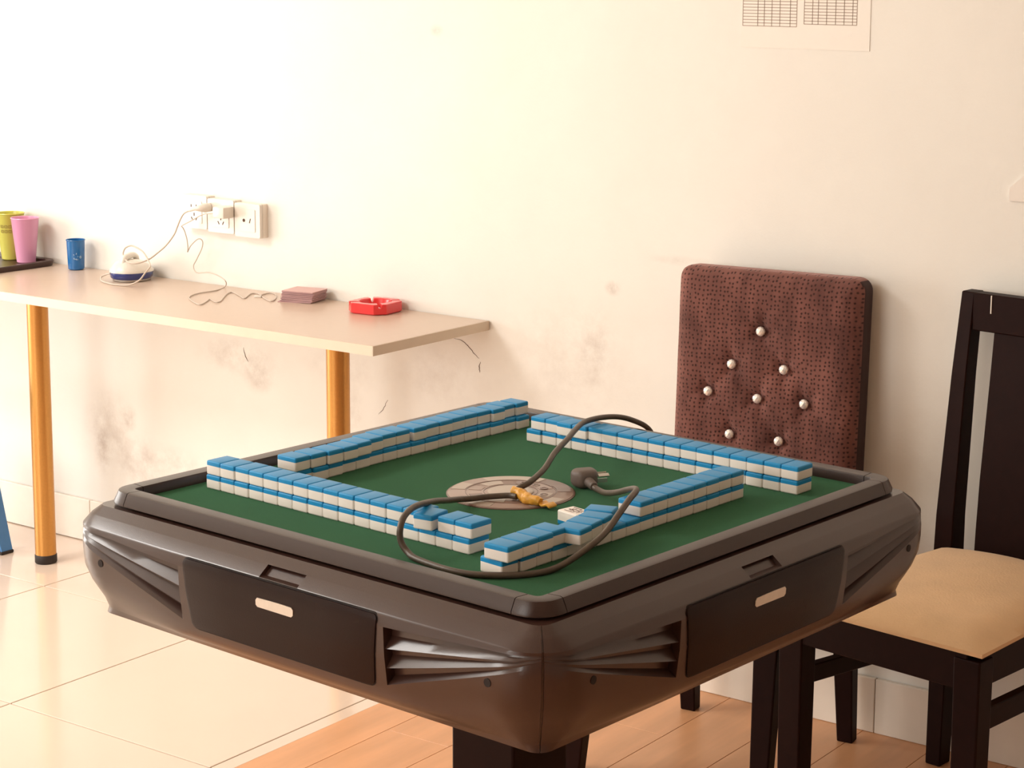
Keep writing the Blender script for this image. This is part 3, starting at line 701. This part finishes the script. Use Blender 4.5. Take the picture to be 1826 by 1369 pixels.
# drawers on the four sides
def drawer_bm(scale, proud, depth):
    bm = bmesh.new(); z0, z1 = .6740 - (scale), .7710 + scale; R = []; rc = .008 + scale
    zs = []
    for k in range(6): zs.append(z0 + rc * (1 - math.cos(PI / 2 * k / 5)))
    for k in range(1, 8): zs.append(z0 + rc + (z1 - z0 - 2 * rc) * k / 8)
    for k in range(6): zs.append(z1 - rc + rc * math.sin(PI / 2 * k / 5))
    for z in zs:
        hw = .176 + (.187 - .176) * (z - z0) / (z1 - z0) + scale
        d = 0
        if z < z0 + rc: d = rc - math.sqrt(max(0, rc * rc - (z0 + rc - z) ** 2))
        if z > z1 - rc: d = rc - math.sqrt(max(0, rc * rc - (z - z1 + rc) ** 2))
        hw -= d
        y = -(interp(HM, min(.771, max(z, .676))) + proud)
        R.append([(hw * f, y, z) for f in (-1, -.97, -.5, 0, .5, .97, 1)])
    F = [[bm.verts.new((a, b_ + (.0008 if abs(a) > .97 * abs(r[0][0]) + 1e-6 else 0), c + ZO)) for a, b_, c in r] for r in R]
    Bk = [[bm.verts.new((a, b_ + depth, c + ZO)) for a, b_, c in r] for r in R]
    m_ = 7
    for G, fl2 in ((F, 0), (Bk, 1)):
        for A, B in zip(G, G[1:]):
            for k in range(m_ - 1):
                q_ = (A[k], A[k + 1], B[k + 1], B[k]); bm.faces.new(q_[::-1] if fl2 else q_)
    for k in range(m_ - 1):
        bm.faces.new((F[0][k], Bk[0][k], Bk[0][k + 1], F[0][k + 1])); bm.faces.new((F[-1][k], F[-1][k + 1], Bk[-1][k + 1], Bk[-1][k]))
    for i in range(len(F) - 1):
        bm.faces.new((F[i][0], F[i + 1][0], Bk[i + 1][0], Bk[i][0])); bm.faces.new((F[i][-1], Bk[i][-1], Bk[i + 1][-1], F[i + 1][-1]))
    bmesh.ops.recalc_face_normals(bm, faces=bm.faces); return bm
dm = gm = hm_ = sm_ = None
hpts = [(-.033, .7475), (-.036, .7440), (-.036, .7375), (-.033, .7350), (.032, .7345), (.0355, .7375), (.0360, .7445), (.033, .7478), (.01, .7482), (-.01, .7480)]
for s in range(4):
    rz = s * PI / 2
    if dm is None:
        d = finish(drawer_bm(0, .0026, .008), 'drawer', M_drawer, tb_, 40); g = finish(drawer_bm(.0018, .0007, .005), 'drawer_gap_strip', M_dark, d, 40)  # dark strip stands in for the shaded gap round the drawer
        bm = prism(bmesh.new(), hpts, lambda q: (q[0], -(interp(HM, q[1]) + .0036), q[1] + ZO), lambda q: (q[0], -(interp(HM, q[1]) + .001), q[1] + ZO))
        hd_ = finish(bm, 'drawer_handle', M_plate, d); dm, gm, hm_ = d.data, g.data, hd_.data
    else:
        d = link(dm, 'drawer', tb_, None, (0, 0, rz)); link(gm, 'drawer_gap_strip', d); hd_ = link(hm_, 'drawer_handle', d)
    hd_['label'] = 'worn silver pull plate'
    for sg in (-1, 1):
        if sm_ is None:
            bm = bmesh.new(); tube(bm, [(0, 0, 0), (0, .004, 0)], .0055, 18); o = finish(bm, 'screw_hole', M_dark, tb_, 40); sm_ = o.data
        else: o = link(sm_, 'screw_hole', tb_)
        a = rz; u, v = sg * .371, -.4615
        o.location = (u * math.cos(a) - v * math.sin(a), u * math.sin(a) + v * math.cos(a), .7245); o.rotation_euler = (0, 0, rz)
# centre disc
finish(lathe(bmesh.new(), [(0, ZF - .001), (.0955, ZF - .001), (.0955, ZF + .0010), (.0945, ZF + .0014), (0, ZF + .0014)], 64), 'disc_surround', M_discd, tb_, 40, (0, 0, ZO))
dc = finish(lathe(bmesh.new(), [(0, ZF + .001), (.0935, ZF + .001), (.0935, ZF + .0020), (.0925, ZF + .0026), (0, ZF + .0026)], 64), 'centre_disc', M_disc, tb_, 40, (0, 0, ZO))
def sector(r0, r1, a0, a1, z, m, name='disc_inlay', cx=0, cy=0, n=14):
    bm = bmesh.new(); A = []; B = []
    for k in range(n + 1):
        a = math.radians(a0 + (a1 - a0) * k / n); A.append((cx + r0 * math.cos(a), cy + r0 * math.sin(a))); B.append((cx + r1 * math.cos(a), cy + r1 * math.sin(a)))
    v = [[bm.verts.new((x, y, zz)) for x, y in L_] for L_ in (A, B) for zz in (z - .0006, z)]
    for k in range(n):
        bm.faces.new((v[1][k], v[1][k + 1], v[3][k + 1], v[3][k])); bm.faces.new((v[2][k], v[2][k + 1], v[3][k + 1], v[3][k])); bm.faces.new((v[0][k], v[1][k], v[1][k + 1], v[0][k + 1]))
    bm.faces.new((v[0][0], v[2][0], v[3][0], v[1][0])); bm.faces.new((v[0][n], v[1][n], v[3][n], v[2][n]))
    bmesh.ops.recalc_face_normals(bm, faces=bm.faces)
    return finish(bm, name, m, dc)
zd = ZF + .0030
for a0, a1, m_ in ((95, 160, M_discl), (185, 212, M_discl), (250, 292, M_discl), (330, 372, M_discl), (160, 185, M_disc), (40, 70, M_discd)):
    sector(.0690, .0905, a0, a1, zd, m_)
for r0 in (.0665, .0395): sector(r0, r0 + .0011, 0, 359.9, zd, M_discd, 'disc_ring', n=56)
for k, a in enumerate((10, 55, 100, 145, 190, 235, 280, 325)): sector(.044, .0635, a, a + (34 if k % 2 else 22), zd, (M_discl, M_disc, M_discd)[k % 3])
for a in (60, 85, 110, 20):
    cx, cy = .0525 * math.cos(math.radians(a)), .0525 * math.sin(math.radians(a))
    sector(.0035, .0062, 0, 359.9, zd + .0005, M_discd, 'disc_button', cx, cy, 20)
finish(lathe(bmesh.new(), [(0, ZF + .002), (.0345, ZF + .002), (.0345, ZF + .0032), (.0330, ZF + .0042), (.0290, ZF + .0046), (0, ZF + .0050)], 48), 'dice_window', M_discl, tb_, 50, (0, 0, ZO))
# pedestal
finish(bbox(-.062, .062, -.062, .062, .05, .66, .004, 2), 'pedestal', M_blackwood, tb_)
finish(bbox(-.085, .085, -.085, .085, .585, .637, .006, 2), 'pedestal_collar', M_blackwood, tb_)
for a in (45, 135):
    bm = bbox(-.36, .36, -.045, .045, 0, .05, .008, 2); finish(bm, 'base_foot', M_blackwood, tb_, None, (0, 0, 0 if a == 45 else .0), (0, 0, math.radians(a)))

# ------------------------------------------------------------------ mahjong tiles
TW, TL, TT = .0308, .0405, .0212
ZB = .0142
full = rbox((TW, TL, TT), .0026, (1, 1, 1), 3)
bmesh.ops.translate(full, verts=full.verts, vec=(0, 0, TT / 2))
def half(src, lower):
    b = src.copy()
    bmesh.ops.bisect_plane(b, geom=list(b.verts) + list(b.edges) + list(b.faces), plane_co=(0, 0, ZB), plane_no=(0, 0, 1), clear_outer=lower, clear_inner=not lower)
    e = [x for x in b.edges if len(x.link_faces) == 1]; bmesh.ops.edgeloop_fill(b, edges=e) if e else None
    return b
def mk(b, name, m):
    me = bpy.data.meshes.new(name); b.normal_update(); b.to_mesh(me); b.free()
    for p in me.polygons: p.use_smooth = True
    me.set_sharp_from_angle(angle=math.radians(40)); me.materials.append(m); return me
ME_W = mk(half(full, True), 'tile_face', M_tw); ME_B = mk(half(full, False), 'tile_back', M_tb)
co_, si_ = math.cos(TH), math.sin(TH)
def t2w(u, v): return TX + co_ * u - si_ * v, TY + si_ * u + co_ * v
ORD = 'first second third fourth fifth sixth seventh eighth ninth tenth eleventh twelfth thirteenth fourteenth fifteenth sixteenth seventeenth'.split()
tr2 = random.Random(3)
def mj(u, v, z, rot, label, group, flip=False):
    x_, y_ = t2w(u, v)
    o = link(ME_W, 'mahjong_tile', None, (x_, y_, z), (0, 0, rot + TH)); tag(o, label, 'mahjong tile', group)
    b = link(ME_B, 'tile_back', o)
    if flip: o.rotation_euler = (PI, 0, rot + TH); o.location.z = z + TT
    return o
J = lambda a: tr2.uniform(-a, a)
PT = .0312
GR = 'mahjong tiles stacked in walls on the table'
def lab(i, layer, row, end): return f'blue-backed white mahjong tile, {ORD[i]} from {end}, {layer} layer of {row} wall'
# near left wall: runs along u
for i in range(17):
    u = -.3589 + PT * (i + .5)
    mj(u, -.2560 + J(.0006), ZF, J(.008), lab(i, 'lower', 'near left', 'left end'), GR)
    uu, vv, rr0 = u + .0010, -.2560 + J(.0007), J(.010)
    if i == 14: uu, vv, rr0 = u - .004, -.2640, math.radians(10)
    if i == 15: uu = u + .0035; rr0 = .01
    if i == 16: uu = u + .0035; rr0 = 0
    mj(uu, vv, ZF + TT + .0002, rr0, lab(i, 'upper', 'near left', 'left end'), GR)
# near right wall: runs along v
for i in range(17):
    v = -.321 + PT * (i + .5)
    mj(.2535 - (.0016 if i == 0 else 0) + J(.0006), v + (-.001 if i == 0 else 0), ZF, PI / 2 + (math.radians(-4) if i == 0 else J(.008)), lab(i, 'lower', 'near right', 'nearest corner'), GR)
up = {0: (.2620, -.3105, 2), 1: (.2607, -.2790, 1), 2: (.2603, -.2480, 0), 3: (.2575, -.2168, -1), 4: (.2790, -.1915, 8), 5: (.2715, -.1600, 11), 6: (.2655, -.1290, 14), 7: (.2500, -.0975, 22)}
for i in range(8):
    u, v, a = up[i]
    mj(u, v, ZF + TT + .0002, PI / 2 + math.radians(a), lab(i, 'upper', 'near right', 'nearest corner'), GR)
for k in range(8):
    i = k + 8; v = -.0415 + PT * (k + .5)
    mj(.2545 + J(.0008), v, ZF + TT + .0002, PI / 2 + J(.010), lab(i, 'upper', 'near right', 'nearest corner'), GR)
wt = mj(.1825, -.0715, ZF, PI / 2 + math.radians(-8), 'mahjong tile lying face up with dark red character, beside near right wall', None, True)
del_ = None
# red-brown character strokes on the face (local -z side is the face)
bm = bmesh.new()
for (x0, y0, x1, y1) in ((-.008, .011, .008, .011), (0, .014, 0, .004), (-.009, .005, .009, .005), (-.009, .005, -.009, -.012), (.009, .005, .009, -.012), (-.004, .002, -.002, -.001), (.004, .002, .002, -.001), (-.006, -.003, .006, -.003), (-.005, -.007, .005, -.007), (0, -.003, 0, -.012)):
    d = Vector((x1 - x0, y1 - y0, 0)); nn = Vector((-d.y, d.x, 0)).normalized() * .0009
    for zz in (-.00015,):
        q_ = [bm.verts.new((x0 - nn.x, y0 - nn.y, zz)), bm.verts.new((x1 - nn.x, y1 - nn.y, zz)), bm.verts.new((x1 + nn.x, y1 + nn.y, zz)), bm.verts.new((x0 + nn.x, y0 + nn.y, zz))]; bm.faces.new(q_)
ret = bmesh.ops.extrude_face_region(bm, geom=list(bm.faces)); bmesh.ops.translate(bm, verts=[g for g in ret['geom'] if isinstance(g, bmesh.types.BMVert)], vec=(0, 0, .0004))
bmesh.ops.recalc_face_normals(bm, faces=bm.faces); finish(bm, 'tile_character', M_ink, wt)
# far right wall along u
for i in range(17):
    u = -.2040 + PT * (i + .5)
    mj(u, .2915 + (-.003 if i == 0 else 0) + J(.0007), ZF, J(.008), lab(i, 'lower', 'far right', 'left end'), GR)
    mj(u + (.0075 if i < 2 else .004 if i < 5 else .0012), .2915 + (-.004 if i in (2, 3) else 0) + J(.0007), ZF + TT + .0002, J(.01), lab(i, 'upper', 'far right', 'left end'), GR)
# far left wall along v
ub = [-.268, -.264, -.266, -.270, -.271, -.274, -.274, -.274, -.273, -.273, -.275, -.274, -.274, -.273, -.271, -.272, -.268]
ut = [-.266, -.265, -.262, -.262, -.266, -.273, -.277, -.277, -.274, -.277, -.276, -.278, -.279, -.278, -.273, -.279, -.276]
for i in range(17):
    v = -.1785 + PT * (i + .5)
    mj(ub[i] - TL / 2, v, ZF, PI / 2 + J(.010), lab(i, 'lower', 'far left', 'near end'), GR)
    mj(ut[i] - TL / 2, v + (-.005 + .001 * i if i < 6 else .006 if i > 7 else .001), ZF + TT + .0002, PI / 2 + J(.015), lab(i, 'upper', 'far left', 'near end'), GR)

# ------------------------------------------------------------------ the table's power cord lying over the tiles
def L3(pts): return [Vector((*t2w(a, b), z)) for a, b, z in pts]
pc = empty('power_cord', (*t2w(.05, -.04), ZF)); tag(pc, 'grey brown power cord looped over the tiles and green felt', 'cord')
def off(v): return v - Vector(pc.location)
PA = [(.10, .20, .625), (.04, .40, .628), (-.02, .455, .622), (-.075, .485, .66), (-.09, .488, .73), (-.092, .470, .785), (-.090, .448, .812), (-.086, .40, .834), (-.086, .36, .846), (-.083, .31, .853), (-.074, .26, .8555), (-.050, .21, .856), (-.025, .16, .853), (.000, .10, .846), (.022, .05, .834), (.037, .0, .826), (.033, -.02, .820), (.038, -.030, .815)]
PB = [(.045, -.038, .813), (.030, -.040, .8125), (.010, -.062, .8115), (0.0005, -0.0871, 0.8120), (-0.0018, -0.1084, 0.8150), (0.0083, -0.1426, 0.8220), (0.0347, -0.1933, 0.8360), (0.0627, -0.2427, 0.8485), (0.0778, -0.2746, 0.8545), (0.0869, -0.2969, 0.8560), (0.0953, -0.3160, 0.8545), (0.1013, -0.3295, 0.8500), (0.1058, -0.3383, 0.8420), (0.1062, -0.3398, 0.8310), (0.1094, -0.3390, 0.8200), (0.1188, -0.3382, 0.8110), (0.1403, -0.3445, 0.8075), (.196, -.353, .8075), (.233, -.350, .8075), (.259, -.337, .8075), (.286, -.313, .8075), (.303, -.279, .8075), (.308, -.245, .811), (.323, -.215, .829), (.320, -.175, .8405), (.310, -.133, .856), (.300, -.100, .866), (.287, -.068, .8695), (.270, -.050, .866), (.2401, -.0255, .855), (.1975, .0033, .838), (.1427, .0464, .819), (.1056, .0742, .812), (.094, .0800, .8125)]
bm = bmesh.new(); tube(bm, [off(v) for v in catmull(L3(PA), 8)], .0045, 12); finish(bm, 'cord_run', M_cable, pc, 60)
bm = bmesh.new(); tube(bm, [off(v) for v in catmull(L3(PB), 8)], .0044, 12); finish(bm, 'cord_run', M_cable, pc, 60)
# plug
pd = Vector((*t2w(.040, .112), .817)); pn = Vector((*t2w(.094, .080), .8135)); dr = (pd - pn).normalized()
bm = bmesh.new(); prof = []; T_ = []
for k in range(13):
    T_.append(off(pn + dr * (.030 * k / 12))); prof.append(.0058 + .0016 * k / 12 + (.0009 if k % 2 else 0))
tube(bm, T_, prof, 14); plg = finish(bm, 'plug_neck', M_plug, pc, 30)
ang = math.atan2(dr.y, dr.x)
bm = rbox((.034, .040, .028), (.010, .011, .009), (2, 2, 1), 3, lambda c: Vector((c.x, c.y * (1 - .22 * (c.x < 0) * min(1, -c.x / .015)), c.z)))
pb = finish(bm, 'plug_body', M_plug, pc, 50, off(pn + dr * .040 + Vector((0, 0, .0015))), (0, 0, ang))
for xx, zz, flat in ((.007, .004, 1), (-.007, .004, 1), (0, -.006, 0)):
    finish(box(bmesh.new(), -.0008, .0008, -.017, 0, -.0032, .0032) if not flat else box(bmesh.new(), -.0032, .0032, -.017, 0, -.0008, .0008), 'plug_pin', M_steel, pb, None, (xx, -.0185, zz), (0, (.5 if xx > 0 else -.5) if flat else 0, 0))
# yellow tape over the join
bm = bmesh.new(); A = Vector((*t2w(.030, -.030), .8165)); B = Vector((*t2w(.088, -.036), .8120)); Pn = []; Rn = []
for k in range(25):
    t = k / 24; p = A.lerp(B, t); p.y += .002 * math.sin(t * 7); p.z += .001 * math.sin(t * 9); Pn.append(off(p)); Rn.append(.0068 + .0018 * math.sin(PI * min(1, t * 1.15)) + .0003 * math.sin(k * 2.1) + .0005 * math.sin(k * .9 + 1))
tube(bm, Pn, Rn, 16)
for v in bm.verts: v.co += Vector((noise.noise(v.co * 110), noise.noise(v.co * 120 + Vector((5, 0, 0))), noise.noise(v.co * 115 + Vector((0, 9, 0))))) * .0020
tp = finish(bm, 'yellow_tape_wrap', M_tape, pc, 70)
bm = rbox((.022, .018, .004), .0018, (4, 4, 1), 2, lambda c: c + Vector((0, 0, .0015 * math.sin(c.x * 400)))); e = B + Vector((.010, .0045, -.0025)); finish(bm, 'tape_end', M_tape, tp, 60, off(e), (0, 0, -.1))
